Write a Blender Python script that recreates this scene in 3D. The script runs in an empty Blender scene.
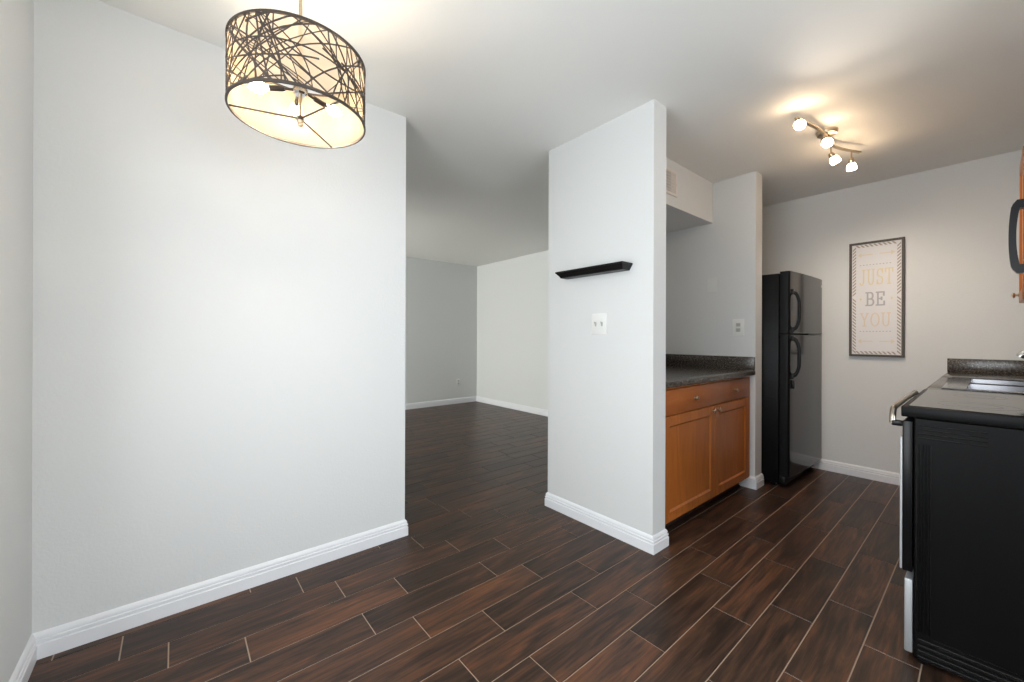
import bpy, bmesh, math, random
from mathutils import Vector, Matrix
random.seed(7)
S = bpy.context.scene
COL = S.collection
PI = math.pi

# ------------------------------------------------------------------ camera
FPX = 401.8
cam_data = bpy.data.cameras.new('camera')
cam_data.sensor_fit = 'HORIZONTAL'
cam_data.sensor_width = 36.0
cam_data.lens = FPX * 36.0 / 1024.0
cam_data.shift_y = -3.6 / 1024.0
cam_data.clip_start = 0.02
cam = bpy.data.objects.new('camera', cam_data)
COL.objects.link(cam)
cam.matrix_world = (Matrix.Translation((0, 0, 1.157)) @ Matrix.Rotation(math.radians(-40.0), 4, 'Z')
                    @ Matrix.Rotation(PI / 2, 4, 'X') @ Matrix.Rotation(0.0034, 4, 'Z'))
S.camera = cam

# ------------------------------------------------------------------ colour management, sky
S.view_settings.view_transform = 'Standard'
S.view_settings.look = 'None'
S.view_settings.gamma = 1.0
S.view_settings.use_curve_mapping = False
S.view_settings.exposure = 0.79
world = bpy.data.worlds.new('sky')
S.world = world
world.use_nodes = True
wb = world.node_tree.nodes['Background']
wb.inputs[0].default_value = (0.86, 0.94, 1.0, 1)
wb.inputs[1].default_value = 0.7


def area(name, loc, rot, sx, sy, power, col):
    l = bpy.data.lights.new(name, 'AREA')
    l.shape = 'RECTANGLE'
    l.size, l.size_y = sx, sy
    l.energy = power
    l.color = col
    o = bpy.data.objects.new(name, l)
    o.location = loc
    o.rotation_euler = rot
    COL.objects.link(o)
    return o


# daylight through the rear door, the living room window and an added side window (outside the panes, shining in)
area('added_side_daylight', (-0.72, 0.65, 1.30), (0, -PI / 2, 0), 1.6, 1.7, 33, (0.92, 0.965, 1.0))  # added source, brightens the partition from the left
area('daylight_window_rear', (0.75, -2.55, 1.20), (PI / 2, 0, 0), 1.9, 1.9, 42, (0.92, 0.965, 1.0))
area('daylight_window_living', (-2.10, 5.15, 1.30), (0, -PI / 2, 0), 1.3, 1.4, 125, (1.0, 1.0, 0.93))


# ------------------------------------------------------------------ materials
def lin(r, g, b):
    f = lambda c: (c / 255 / 12.92) if c / 255 <= 0.04045 else ((c / 255 + 0.055) / 1.055) ** 2.4
    return (f(r), f(g), f(b), 1.0)


def mat(name, col, rough=0.5, metal=0.0, spec=0.5, bump=None, emis=None, coat=0.0):
    m = bpy.data.materials.new(name)
    m.use_nodes = True
    nt = m.node_tree
    b = nt.nodes['Principled BSDF']
    b.inputs['Base Color'].default_value = col
    b.inputs['Roughness'].default_value = rough
    b.inputs['Metallic'].default_value = metal
    b.inputs['Specular IOR Level'].default_value = spec
    b.inputs['Coat Weight'].default_value = coat
    if emis:
        b.inputs['Emission Color'].default_value = emis[0]
        b.inputs['Emission Strength'].default_value = emis[1]
    if bump:
        scale, strength, dist = bump
        tc = nt.nodes.new('ShaderNodeTexCoord')
        n = nt.nodes.new('ShaderNodeTexNoise')
        n.inputs['Scale'].default_value = scale
        n.inputs['Detail'].default_value = 3
        bp = nt.nodes.new('ShaderNodeBump')
        bp.inputs['Strength'].default_value = strength
        bp.inputs['Distance'].default_value = dist
        nt.links.new(tc.outputs['Object'], n.inputs['Vector'])
        nt.links.new(n.outputs['Fac'], bp.inputs['Height'])
        nt.links.new(bp.outputs['Normal'], b.inputs['Normal'])
    return m


def ramp(nt, pts):
    r = nt.nodes.new('ShaderNodeValToRGB')
    e = r.color_ramp.elements
    while len(e) < len(pts):
        e.new(0.5)
    for i, (p, c) in enumerate(pts):
        e[i].position = p
        e[i].color = c
    return r


def wood_mat(name, pts, scale, rough, spec=0.5, attr=False, coat=0.0, fine=False):
    """pts = colour ramp; scale = noise scale along x,y,z (small along the grain)."""
    m = mat(name, pts[0][1], rough, spec=spec, coat=coat)
    nt = m.node_tree
    b = nt.nodes['Principled BSDF']
    tc = nt.nodes.new('ShaderNodeTexCoord')
    mp = nt.nodes.new('ShaderNodeMapping')
    mp.inputs['Scale'].default_value = scale
    n1 = nt.nodes.new('ShaderNodeTexNoise')
    n1.inputs['Scale'].default_value = 1.0
    n1.inputs['Detail'].default_value = 6
    n1.inputs['Roughness'].default_value = 0.62
    n1.inputs['Distortion'].default_value = 1.1
    src = tc.outputs['Object']
    if attr:
        at = nt.nodes.new('ShaderNodeAttribute')
        at.attribute_name = 'plank'
        ad = nt.nodes.new('ShaderNodeVectorMath')
        ad.operation = 'MULTIPLY_ADD'
        ad.inputs[1].default_value = (40, 40, 40)
        nt.links.new(at.outputs['Vector'], ad.inputs[0])
        nt.links.new(src, ad.inputs[2])
        src = ad.outputs['Vector']
    nt.links.new(src, mp.inputs['Vector'])
    nt.links.new(mp.outputs['Vector'], n1.inputs['Vector'])
    r = ramp(nt, pts)
    fac = n1.outputs['Fac']
    if attr:
        sp = nt.nodes.new('ShaderNodeSeparateXYZ')
        nt.links.new(at.outputs['Vector'], sp.inputs[0])
        ma = nt.nodes.new('ShaderNodeMath')
        ma.operation = 'MULTIPLY_ADD'
        ma.inputs[1].default_value = 0.13
        nt.links.new(sp.outputs['X'], ma.inputs[0])
        nt.links.new(fac, ma.inputs[2])
        sb = nt.nodes.new('ShaderNodeMath')
        sb.operation = 'SUBTRACT'
        sb.inputs[1].default_value = 0.065
        nt.links.new(ma.outputs[0], sb.inputs[0])
        fac = sb.outputs[0]
    if fine:      # fine streaks along the grain on top of the broad figure
        m2 = nt.nodes.new('ShaderNodeMapping')
        m2.inputs['Scale'].default_value = (5, 95, 95)
        n2 = nt.nodes.new('ShaderNodeTexNoise')
        n2.inputs['Scale'].default_value = 1.0
        n2.inputs['Detail'].default_value = 5
        n2.inputs['Distortion'].default_value = 0.6
        nt.links.new(src, m2.inputs['Vector'])
        nt.links.new(m2.outputs['Vector'], n2.inputs['Vector'])
        f2 = nt.nodes.new('ShaderNodeMath')
        f2.operation = 'MULTIPLY_ADD'
        f2.inputs[1].default_value = 0.54
        nt.links.new(n2.outputs['Fac'], f2.inputs[0])
        nt.links.new(fac, f2.inputs[2])
        f3 = nt.nodes.new('ShaderNodeMath')
        f3.operation = 'SUBTRACT'
        f3.inputs[1].default_value = 0.27
        nt.links.new(f2.outputs[0], f3.inputs[0])
        fac = f3.outputs[0]
    nt.links.new(fac, r.inputs['Fac'])
    nt.links.new(r.outputs['Color'], b.inputs['Base Color'])
    bp = nt.nodes.new('ShaderNodeBump')
    bp.inputs['Strength'].default_value = 0.12
    bp.inputs['Distance'].default_value = 0.002
    nt.links.new(n1.outputs['Fac'], bp.inputs['Height'])
    nt.links.new(bp.outputs['Normal'], b.inputs['Normal'])
    return m


def speckle_mat(name, pts, scale, rough):
    m = mat(name, pts[0][1], rough)
    nt = m.node_tree
    tc = nt.nodes.new('ShaderNodeTexCoord')
    n = nt.nodes.new('ShaderNodeTexNoise')
    n.inputs['Scale'].default_value = scale
    n.inputs['Detail'].default_value = 4
    n.inputs['Roughness'].default_value = 0.8
    r = ramp(nt, pts)
    nt.links.new(tc.outputs['Object'], n.inputs['Vector'])
    nt.links.new(n.outputs['Fac'], r.inputs['Fac'])
    nt.links.new(r.outputs['Color'], nt.nodes['Principled BSDF'].inputs['Base Color'])
    return m


def mix_mat(name, kind):
    """kind 'liner' = translucent lamp fabric, 'pane' = window glass."""
    m = bpy.data.materials.new(name)
    m.use_nodes = True
    nt = m.node_tree
    nt.nodes.clear()
    out = nt.nodes.new('ShaderNodeOutputMaterial')
    mx = nt.nodes.new('ShaderNodeMixShader')
    tr = nt.nodes.new('ShaderNodeBsdfTransparent')
    if kind == 'pane':
        gl = nt.nodes.new('ShaderNodeBsdfGlossy')
        gl.inputs['Roughness'].default_value = 0.02
        mx.inputs[0].default_value = 0.06
        nt.links.new(tr.outputs[0], mx.inputs[1])
        nt.links.new(gl.outputs[0], mx.inputs[2])
    else:
        di = nt.nodes.new('ShaderNodeBsdfDiffuse')
        di.inputs[0].default_value = lin(190, 172, 142)
        tl = nt.nodes.new('ShaderNodeBsdfTranslucent')
        tl.inputs[0].default_value = lin(226, 204, 168)
        m2 = nt.nodes.new('ShaderNodeMixShader')
        m2.inputs[0].default_value = 0.5
        nt.links.new(di.outputs[0], m2.inputs[1])
        nt.links.new(tl.outputs[0], m2.inputs[2])
        mx.inputs[0].default_value = 0.55
        nt.links.new(tr.outputs[0], mx.inputs[1])
        nt.links.new(m2.outputs[0], mx.inputs[2])
    nt.links.new(mx.outputs[0], out.inputs[0])
    return m


M = {}
M['wall'] = mat('wall_paint', lin(219, 221, 221), 0.55, spec=0.3, bump=(110, 0.22, 0.004))
M['ceiling'] = mat('ceiling_paint', lin(240, 240, 237), 0.7, spec=0.2, bump=(120, 0.15, 0.003))
M['trim'] = mat('white_trim_paint', lin(234, 236, 240), 0.32)
M['plank'] = wood_mat('wood_look_tile', [(0.26, lin(36, 27, 22)), (0.43, lin(54, 40, 32)), (0.54, lin(70, 50, 39)),
                                         (0.66, lin(92, 61, 43)), (0.82, lin(116, 76, 50))],
                      (2.2, 16, 16), 0.34, 0.26, attr=True, fine=True)
M['grout'] = mat('tan_grout', lin(172, 152, 134), 0.9)
M['wood'] = wood_mat('honey_maple', [(0.25, lin(148, 84, 34)), (0.5, lin(170, 98, 42)), (0.75, lin(190, 116, 55))],
                     (14, 14, 1.3), 0.32)
M['wood_h'] = wood_mat('honey_maple_across', [(0.25, lin(138, 78, 40)), (0.5, lin(156, 90, 48)), (0.75, lin(174, 106, 60))],
                       (1.3, 14, 14), 0.32)
M['toe'] = mat('dark_toe_kick', lin(46, 34, 27), 0.7)
M['counter'] = speckle_mat('charcoal_speckled_laminate', [(0.36, lin(34, 32, 31)), (0.5, lin(64, 60, 56)), (0.64, lin(126, 116, 106))], 95, 0.2)
M['black'] = mat('black_enamel', lin(9, 9, 10), 0.42, spec=0.14)
M['black_rib'] = mat('black_enamel_ribs', lin(11, 11, 12), 0.22, spec=0.45)
M['black_tex'] = mat('black_pebbled_steel', lin(10, 11, 13), 0.34, spec=0.15, bump=(120, 0.5, 0.003))
M['black_gloss'] = mat('black_gloss_door', lin(20, 20, 21), 0.13, spec=0.42)
M['black_plastic'] = mat('black_plastic', lin(11, 12, 14), 0.3, spec=0.25)
M['black_glass'] = mat('black_ceramic_glass', lin(12, 12, 13), 0.06, spec=0.4)
M['ring'] = mat('grey_burner_print', lin(20, 20, 22), 0.06, spec=0.4)
M['steel'] = mat('stainless_steel', lin(196, 196, 194), 0.24, 1.0)
M['steel_matt'] = mat('brushed_silver_trim', lin(198, 202, 206), 0.4, 0.6)
M['nickel'] = mat('brushed_nickel', lin(190, 174, 152), 0.28, 1.0)
M['nickel_dark'] = mat('satin_steel_handle', lin(170, 160, 148), 0.3, 1.0)
M['sink'] = mat('polished_sink_steel', lin(104, 104, 107), 0.13, 1.0)
M['chrome'] = mat('chrome', lin(215, 215, 215), 0.1, 1.0)
M['bronze'] = mat('dark_bronze', lin(74, 66, 60), 0.45, 0.5)
M['liner'] = mix_mat('cream_shade_liner', 'liner')
M['pane'] = mix_mat('window_pane', 'pane')
M['bulb'] = mat('lit_warm_bulb', (1, 0.9, 0.7, 1), 0.4, emis=((1.0, 0.81, 0.60, 1), 120.0))
M['spot_glass'] = mat('lit_frosted_glass', (1, 0.95, 0.85, 1), 0.4, emis=((1.0, 0.71, 0.44, 1), 25.0))
M['shelf'] = mat('black_shelf_paint', lin(16, 14, 14), 0.4, spec=0.3)
M['plate'] = mat('white_switch_plate', lin(230, 231, 229), 0.35)
M['plate_grey'] = mat('painted_wall_plate', lin(223, 226, 223), 0.45)
M['slot'] = mat('grey_device_face', lin(186, 188, 183), 0.4)
M['dark'] = mat('duct_shade', lin(22, 21, 20), 0.8)
M['slit'] = mat('outlet_slit', lin(110, 110, 106), 0.6)
M['frame'] = mat('weathered_charcoal_frame', lin(84, 78, 72), 0.6, bump=(60, 0.3, 0.003))
M['print'] = mat('white_print_paper', lin(226, 225, 226), 0.6)
M['taupe'] = mat('taupe_print_ink', lin(172, 161, 152), 0.7)
M['ink_yellow'] = mat('pale_yellow_print_ink', lin(224, 212, 180), 0.7)
M['ink_grey'] = mat('grey_print_ink', lin(180, 179, 182), 0.7)
M['ink_peach'] = mat('pale_peach_print_ink', lin(224, 209, 190), 0.7)
M['ink_faint'] = mat('faint_print_ink', lin(223, 213, 196), 0.7)
M['white_metal'] = mat('white_vent_metal', lin(226, 220, 214), 0.4)
M['vinyl'] = mat('white_window_vinyl', lin(238, 240, 240), 0.35)

# ------------------------------------------------------------------ mesh helpers (world coordinates in, local out)
ORG = {}


def tag(o, label=None, cat=None, group=None, kind=None):
    if label: o['label'] = label
    if cat: o['category'] = cat
    if group: o['group'] = group
    if kind: o['kind'] = kind
    return o


def thing(name, loc, label, cat, group=None):
    o = bpy.data.objects.new(name, None)
    o.empty_display_size = 0.1
    o.location = loc
    COL.objects.link(o)
    ORG[o.name] = Vector(loc)
    return tag(o, label, cat, group)


class MB:
    def __init__(self):
        self.bm = bmesh.new()
        self.mi = 0

    def _new(self, verts, faces):
        vs = [self.bm.verts.new(v) for v in verts]
        fs = []
        for f in faces:
            try:
                fc = self.bm.faces.new([vs[i] for i in f])
                fc.material_index = self.mi
                fs.append(fc)
            except ValueError:
                pass
        return vs, fs

    def box(self, lo, hi, bevel=0.0, seg=2):
        x0, y0, z0 = (min(lo[i], hi[i]) for i in range(3))
        x1, y1, z1 = (max(lo[i], hi[i]) for i in range(3))
        v, f = self._new([(x0, y0, z0), (x1, y0, z0), (x1, y1, z0), (x0, y1, z0), (x0, y0, z1), (x1, y0, z1), (x1, y1, z1), (x0, y1, z1)],
                         [(3, 2, 1, 0), (4, 5, 6, 7), (0, 1, 5, 4), (1, 2, 6, 5), (2, 3, 7, 6), (3, 0, 4, 7)])
        if bevel > 0:
            es = list({e for fc in f for e in fc.edges})
            r = bmesh.ops.bevel(self.bm, geom=es, offset=bevel, segments=seg, affect='EDGES', profile=0.5)
            for fc in r['faces']:
                fc.material_index = self.mi
        return self

    def cyl(self, p0, p1, r0, r1=None, seg=20, cap=True):
        r1 = r0 if r1 is None else r1
        p0, p1 = Vector(p0), Vector(p1)
        d = (p1 - p0).normalized()
        a = d.orthogonal().normalized()
        b = d.cross(a)
        vs = []
        for p, r in ((p0, r0), (p1, r1)):
            for i in range(seg):
                t = 2 * PI * i / seg
                vs.append(p + (a * math.cos(t) + b * math.sin(t)) * r)
        fs = [(i, (i + 1) % seg, seg + (i + 1) % seg, seg + i) for i in range(seg)]
        if cap:
            fs += [tuple(reversed(range(seg))), tuple(range(seg, 2 * seg))]
        self._new(vs, fs)
        return self

    def lathe(self, c, axis, prof, seg=24):
        """prof = [(distance along axis, radius)...] revolved about axis through c."""
        c = Vector(c)
        d = Vector(axis).normalized()
        a = d.orthogonal().normalized()
        b = d.cross(a)
        vs = []
        for h, r in prof:
            for i in range(seg):
                t = 2 * PI * i / seg
                vs.append(c + d * h + (a * math.cos(t) + b * math.sin(t)) * max(r, 1e-5))
        fs = []
        for k in range(len(prof) - 1):
            for i in range(seg):
                fs.append((k * seg + i, k * seg + (i + 1) % seg, (k + 1) * seg + (i + 1) % seg, (k + 1) * seg + i))
        self._new(vs, fs)
        return self

    def tube(self, pts, r, seg=12, cap=True):
        pts = [Vector(p) for p in pts]
        rs = r if isinstance(r, (list, tuple)) else [r] * len(pts)
        ref = None
        vs = []
        for i, p in enumerate(pts):
            d = (pts[min(i + 1, len(pts) - 1)] - pts[max(i - 1, 0)]).normalized()
            if ref is None:
                ref = d.orthogonal().normalized()
            ref = (ref - d * ref.dot(d)).normalized()
            b = d.cross(ref)
            for k in range(seg):
                t = 2 * PI * k / seg
                vs.append(p + (ref * math.cos(t) + b * math.sin(t)) * rs[i])
        n = len(pts)
        fs = [(i * seg + k, i * seg + (k + 1) % seg, (i + 1) * seg + (k + 1) % seg, (i + 1) * seg + k) for i in range(n - 1) for k in range(seg)]
        if cap:
            fs += [tuple(reversed(range(seg))), tuple(range((n - 1) * seg, n * seg))]
        self._new(vs, fs)
        return self

    def sweep(self, path, prof, cap=True):
        """profile [(offset to the left of travel, z)] swept along a flat polyline with mitred corners."""
        path = [Vector((p[0], p[1])) for p in path]
        n = len(path)
        vs = []
        for i, p in enumerate(path):
            dirs = []
            if i > 0: dirs.append((path[i] - path[i - 1]).normalized())
            if i < n - 1: dirs.append((path[i + 1] - path[i]).normalized())
            ns = [Vector((-d.y, d.x)) for d in dirs]
            if len(ns) == 2:
                m = (ns[0] + ns[1]).normalized()
                m = m / max(0.2, m.dot(ns[0]))
            else:
                m = ns[0]
            for o, z in prof:
                q = p + m * o
                vs.append((q.x, q.y, z))
        k = len(prof)
        fs = [(i * k + j, i * k + (j + 1) % k, (i + 1) * k + (j + 1) % k, (i + 1) * k + j) for i in range(n - 1) for j in range(k)]
        if cap:
            fs += [tuple(range(k)), tuple(reversed(range((n - 1) * k, n * k)))]
        self._new(vs, fs)
        return self

    def prism(self, poly, vec):
        """closed planar polygon (3-D points) extruded by vec."""
        vec = Vector(vec)
        n = len(poly)
        p = [Vector(q) for q in poly]
        vs = p + [q + vec for q in p]
        self._new(vs, [tuple(reversed(range(n))), tuple(range(n, 2 * n))] + [(i, (i + 1) % n, n + (i + 1) % n, n + i) for i in range(n)])
        return self

    def build(self, name, mats, parent=None, smooth=True, origin=None):
        bmesh.ops.recalc_face_normals(self.bm, faces=self.bm.faces)
        if parent is not None:
            org = ORG[parent.name]
        elif origin is not None:
            org = Vector(origin)
        else:
            xs = [v.co for v in self.bm.verts]
            lo = [min(v[i] for v in xs) for i in range(3)]
            hi = [max(v[i] for v in xs) for i in range(3)]
            org = Vector(((lo[0] + hi[0]) / 2, (lo[1] + hi[1]) / 2, lo[2]))
        bmesh.ops.translate(self.bm, verts=self.bm.verts, vec=-org)
        me = bpy.data.meshes.new(name)
        self.bm.to_mesh(me)
        self.bm.free()
        for m in (mats if isinstance(mats, (list, tuple)) else [mats]):
            me.materials.append(m)
        if smooth:
            for p in me.polygons:
                p.use_smooth = True
            me.set_sharp_from_angle(angle=math.radians(35))
        o = bpy.data.objects.new(name, me)
        COL.objects.link(o)
        ORG[o.name] = org
        if parent is None:
            o.location = org
        else:
            o.parent = parent
        return o


def struct(name, mb, m, label=None, cat=None, parent=None, smooth=False):
    o = mb.build(name, m, parent, smooth=smooth)
    if parent is None:
        tag(o, label, cat, kind='structure')
    return o


# ------------------------------------------------------------------ the room
H = 2.44
XL, YA, XA = -0.389, 2.199, 1.032            # left wall, front wall, end of front wall
XB, XB2, YB1, YB2 = 1.9695, 2.098, 1.959, 1.166   # partition
YC, XD = 5.996, 4.198                        # living room far walls
XF = 4.392                                   # kitchen end wall
XS1, XS2, YS = 3.414, 3.545, 1.161           # stub wall beside the fridge
YN = 1.905                                   # back of the counter niche
YK = -0.45                                   # kitchen side wall
YR = -2.18                                   # rear wall behind the viewer
TH = 0.12
XV = -1.78                                   # living room window wall

# floor: grout bed with separate raised tile planks (one mesh)
rows = {0: .2, 1: .425, 2: .19, 3: .58, 4: .186, 5: .39, 6: .186, 7: .401, 8: .158, 9: .003, 10: .21, 11: .585, 12: .45}
bm = MB()
bm.mi = 1
bm.box((-2.0, -2.4, -0.05), (4.6, 6.2, -0.0022))
bm.mi = 0
ids = []
n0 = len(bm.bm.faces)
vals = [(0, 0, 0)] * n0
g = 0.0017
bv = 0.0012
for n in range(-17, 40):
    y0, y1 = 0.155 + 0.1535 * n, 0.155 + 0.1535 * (n + 1)
    if y1 < -2.4 or y0 > 6.2:
        continue
    off = rows.get(n, random.random() * 0.6)
    k = -5
    while off + 0.6 * k < 4.6:
        x0 = off + 0.6 * k
        k += 1
        a0, a1, b0, b1 = max(x0 + g, -2.0), min(x0 + 0.6 - g, 4.6), max(y0 + g, -2.4), min(y1 - g, 6.2)
        if a1 - a0 < 0.01 or b1 - b0 < 0.01:
            continue
        _, fs = bm._new([(a0, b0, -.0022), (a1, b0, -.0022), (a1, b1, -.0022), (a0, b1, -.0022),
                         (a0 + bv, b0 + bv, 0), (a1 - bv, b0 + bv, 0), (a1 - bv, b1 - bv, 0), (a0 + bv, b1 - bv, 0)],
                        [(4, 5, 6, 7), (0, 1, 5, 4), (1, 2, 6, 5), (2, 3, 7, 6), (3, 0, 4, 7)])
        r = (random.random(), random.random(), random.random())
        vals += [r] * len(fs)
fl = struct('floor', bm, [M['plank'], M['grout']], 'dark brown wood-look plank tile floor with tan grout lines', 'floor')
at = fl.data.attributes.new('plank', 'FLOAT_VECTOR', 'FACE')
for i, v in enumerate(vals):
    at.data[i].vector = v

struct('ceiling', MB().box((-2.0, -2.4, H), (4.6, 6.2, H + 0.08)), M['ceiling'], 'flat pale ceiling running over dining area and kitchen', 'ceiling')


def wall_x(mb, x0, x1, y0, y1, hole=None):
    """wall slab with an optional hole (a0,a1,z0,z1) measured along the longer side."""
    if hole is None:
        mb.box((x0, y0, 0), (x1, y1, H))
        return mb
    a0, a1, z0, z1 = hole
    if (y1 - y0) > (x1 - x0):
        mb.box((x0, y0, 0), (x1, a0, H)); mb.box((x0, a1, 0), (x1, y1, H))
        if z0 > 0: mb.box((x0, a0, 0), (x1, a1, z0))
        mb.box((x0, a0, z1), (x1, a1, H))
    else:
        mb.box((x0, y0, 0), (a0, y1, H)); mb.box((a1, y0, 0), (x1, y1, H))
        if z0 > 0: mb.box((a0, y0, 0), (a1, y1, z0))
        mb.box((a0, y0, z1), (a1, y1, H))
    return mb


W1 = (-0.15, 1.45, 0.55, 2.05)  # opening of the added side window, placed to light the partition
W2 = (-0.15, 1.65, 0.02, 2.10)
W3 = (4.45, 5.85, 0.65, 1.95)
struct('wall_left', wall_x(MB(), XL - TH, XL, YR - TH, YA, W1), M['wall'], 'pale grey side wall at the edge of the dining area', 'wall')
struct('wall_front', wall_x(MB(), XV - TH, XA, YA, YA + TH), M['wall'], 'wide blank pale wall behind the drum pendant', 'wall')
struct('wall_middle', MB().box((XB, YB2, 0), (XB2, YB1, H)), M['wall'], 'white partition wall carrying the black shelf', 'wall')
struct('wall_niche', MB().box((XB2, YN, 0), (XF, YB1, H)), M['wall'], 'wall closing the back of the counter niche', 'wall')
struct('wall_stub', MB().box((XS1, YS, 0), (XS2, YN, H)), M['wall'], 'short stub wall between counter niche and refrigerator', 'wall')
struct('wall_end', MB().box((XF, YK - TH, 0), (XF + TH, YB1, H)), M['wall'], 'kitchen end wall carrying the framed sign', 'wall')
struct('wall_right', MB().box((XB, YK - TH, 0), (XF, YK, H)), M['wall'], 'kitchen side wall behind the range', 'wall')
struct('wall_dining', MB().box((XB, YR, 0), (XB + TH, YK - TH, H)), M['wall'], 'dining area wall beside the kitchen', 'wall')
struct('wall_rear', wall_x(MB(), XL - TH, XB + TH, YR - TH, YR, W2), M['wall'], 'rear wall with the sliding patio door', 'wall')
struct('wall_living_window', wall_x(MB(), XV - TH, XV, YA + TH, YC + TH, W3), M['wall'], 'living room window wall', 'wall')
struct('wall_living_far', MB().box((XV, YC, 0), (XD + TH, YC + TH, H)), M['wall'], 'far bluish grey living room wall with the low outlet', 'wall')
struct('wall_living_right', MB().box((XD, YB1, 0), (XD + TH, YC, H)), M['wall'], 'cream-lit living room wall seen beside the partition', 'wall')
struct('wall_shade_block', MB().box((XV, YA + TH, 0), (0.0, 4.30, H)), M['wall'], 'unseen block added behind the wide blank wall to shade the living room ceiling', 'wall')  # unseen block, added to keep window light off the ceiling behind wall_front
struct('trim_soffit', MB().box((XB2, 1.485, 2.110), (XS1, YN, H)), M['wall'], 'boxed soffit with the air vent above the counter niche', 'soffit')


def window(name, label, axis, pos, a0, a1, z0, z1, cat):
    P = (lambda a, d, z: (pos + d, a, z)) if axis == 'x' else (lambda a, d, z: (a, pos + d, z))
    mb = MB()
    f = 0.05
    for (s0, s1, t0, t1) in ((a0, a1, z0, z0 + f), (a0, a1, z1 - f, z1), (a0, a0 + f, z0 + f, z1 - f), (a1 - f, a1, z0 + f, z1 - f),
                             ((a0 + a1) / 2 - .03, (a0 + a1) / 2 + .03, z0 + f, z1 - f)):
        mb.box(P(s0, -0.03, t0), P(s1, 0.03, t1))
    o = struct(name, mb, M['vinyl'], label, cat)
    pb = MB()
    for s0, s1 in ((a0 + f, (a0 + a1) / 2 - .03), ((a0 + a1) / 2 + .03, a1 - f)):
        pb.box(P(s0, -0.003, z0 + f), P(s1, 0.003, z1 - f))
    struct('pane', pb, M['pane'], parent=o)


window('added_side_window', 'unseen white framed side window added to light the partition', 'x', XL - 0.07, *W1, 'window')
window('door_1', 'white framed sliding glass patio door in the rear wall', 'y', YR - 0.07, *W2, 'door')
window('window_2', 'white framed window of the living room', 'x', XV - 0.07, *W3, 'window')

# baseboards: stepped profile swept with mitred corners (room side is to the left of travel)
BP = [(0, 0), (.0150, 0), (.0150, .050), (.0105, .0535), (.0105, .0565), (.0135, .0585), (.0135, .0665), (.0080, .0690), (.0080, .0715), (.0105, .0735), (.0095, .0810), (.0055, .0885), (.0015, .0925), (0, .0925)]


def base(name, path, label):
    struct(name, MB().sweep(path, BP), M['trim'], label, 'baseboard')


base('baseboard_left', [(XL, YA), (XL, YR)], 'white baseboard along the left dining wall')
base('baseboard_front', [(XA, YA + TH), (XA, YA), (XL, YA)], 'long white baseboard under the wide blank wall')
base('baseboard_middle', [(XB2, YB2 + .012), (XB2, YB2), (XB, YB2), (XB, YB1), (XB2 + 0.1, YB1)], 'white baseboard wrapping the shelf partition')
base('baseboard_stub', [(XS2, YS + .25), (XS2, YS), (XS1, YS), (XS1, YS + 0.1)], 'short white baseboard around the stub wall by the refrigerator')
base('baseboard_end', [(XF, 0.19), (XF, YN)], 'white baseboard on the kitchen end wall below the sign')
base('baseboard_living_far', [(XD, YC), (XV, YC)], 'white baseboard on the far living room wall')
base('baseboard_living_right', [(XD, YB1), (XD, YC)], 'white baseboard on the cream-lit living room wall')

# ------------------------------------------------------------------ niche cabinet and counter
FY = 1.180      # door face plane


def knob(parent, x, y, z, d=(0, -1, 0), r=0.0155):
    d = Vector(d)
    MB().lathe((x, y, z), d, [(0, 0), (0, .0085), (.003, .0085), (.006, .0055), (.013, .0055), (.015, r * .8), (.019, r), (.023, r * .85), (.026, r * .4), (.0265, 0)],
               16).build('knob', M['nickel'], parent)


def panel_door(root, name, x0, x1, z0, z1, y, n, m, mp, st=0.058, th=0.019):
    """framed door with a recessed centre; n = +1/-1 is the outward y direction; y is the outer face."""
    yb = y - n * th
    mb = MB()
    mb.box((x0, yb, z0), (x0 + st, y, z1), .0025, 1)
    mb.box((x1 - st, yb, z0), (x1, y, z1), .0025, 1)
    mb.box((x0 + st, yb, z0), (x1 - st, y, z0 + st), .0025, 1)
    mb.box((x0 + st, yb, z1 - st), (x1 - st, y, z1), .0025, 1)
    # sloped inner moulding
    s = .008
    a, b, c, d2 = x0 + st, x1 - st, z0 + st, z1 - st
    yi = y - n * .008
    o = [(a, y - n * .0005, c), (b, y - n * .0005, c), (b, y - n * .0005, d2), (a, y - n * .0005, d2)]
    i = [(a + s, yi, c + s), (b - s, yi, c + s), (b - s, yi, d2 - s), (a + s, yi, d2 - s)]
    for k in range(4):
        mb._new([o[k], o[(k + 1) % 4], i[(k + 1) % 4], i[k]], [(0, 1, 2, 3)])
    door = mb.build(name, m, root)
    MB().box((x0 + st - .004, yb + n * .002, z0 + st - .004), (x1 - st + .004, y - n * .0085, z1 - st + .004)).build('panel', mp, door)
    return door


cab = thing('base_cabinet', (2.75, 1.5, 0), 'honey brown wooden base cabinet with one drawer in the counter niche', 'cabinet')
mb = MB()
mb.box((XB2 + .004, FY + .04, .095), (XB2 + .022, YN - .004, .872))
mb.box((XS1 - .022, FY + .04, .095), (XS1 - .004, YN - .004, .872))
mb.box((XB2 + .022, YN - .022, .095), (XS1 - .022, YN - .004, .872))
mb.box((XB2 + .022, FY + .04, .095), (XS1 - .022, YN - .022, .113))
mb.build('carcass', M['wood'], cab)
mb = MB()
x0, x1 = XB2 + .003, XS1 - .003
mb.box((x0, FY + .019, .088), (x0 + .10, FY + .038, .872))
mb.box((x1 - .085, FY + .019, .088), (x1, FY + .038, .872))
mb.box((x0 + .10, FY + .019, .088), (x1 - .085, FY + .038, .135))
mb.box((x0 + .10, FY + .019, .69), (x1 - .085, FY + .038, .735))
mb.box((x0 + .10, FY + .019, .84), (x1 - .085, FY + .038, .872))
mb.box((2.73, FY + .019, .135), (2.79, FY + .038, .69))
mb.build('face_frame', M['wood'], cab)
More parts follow.
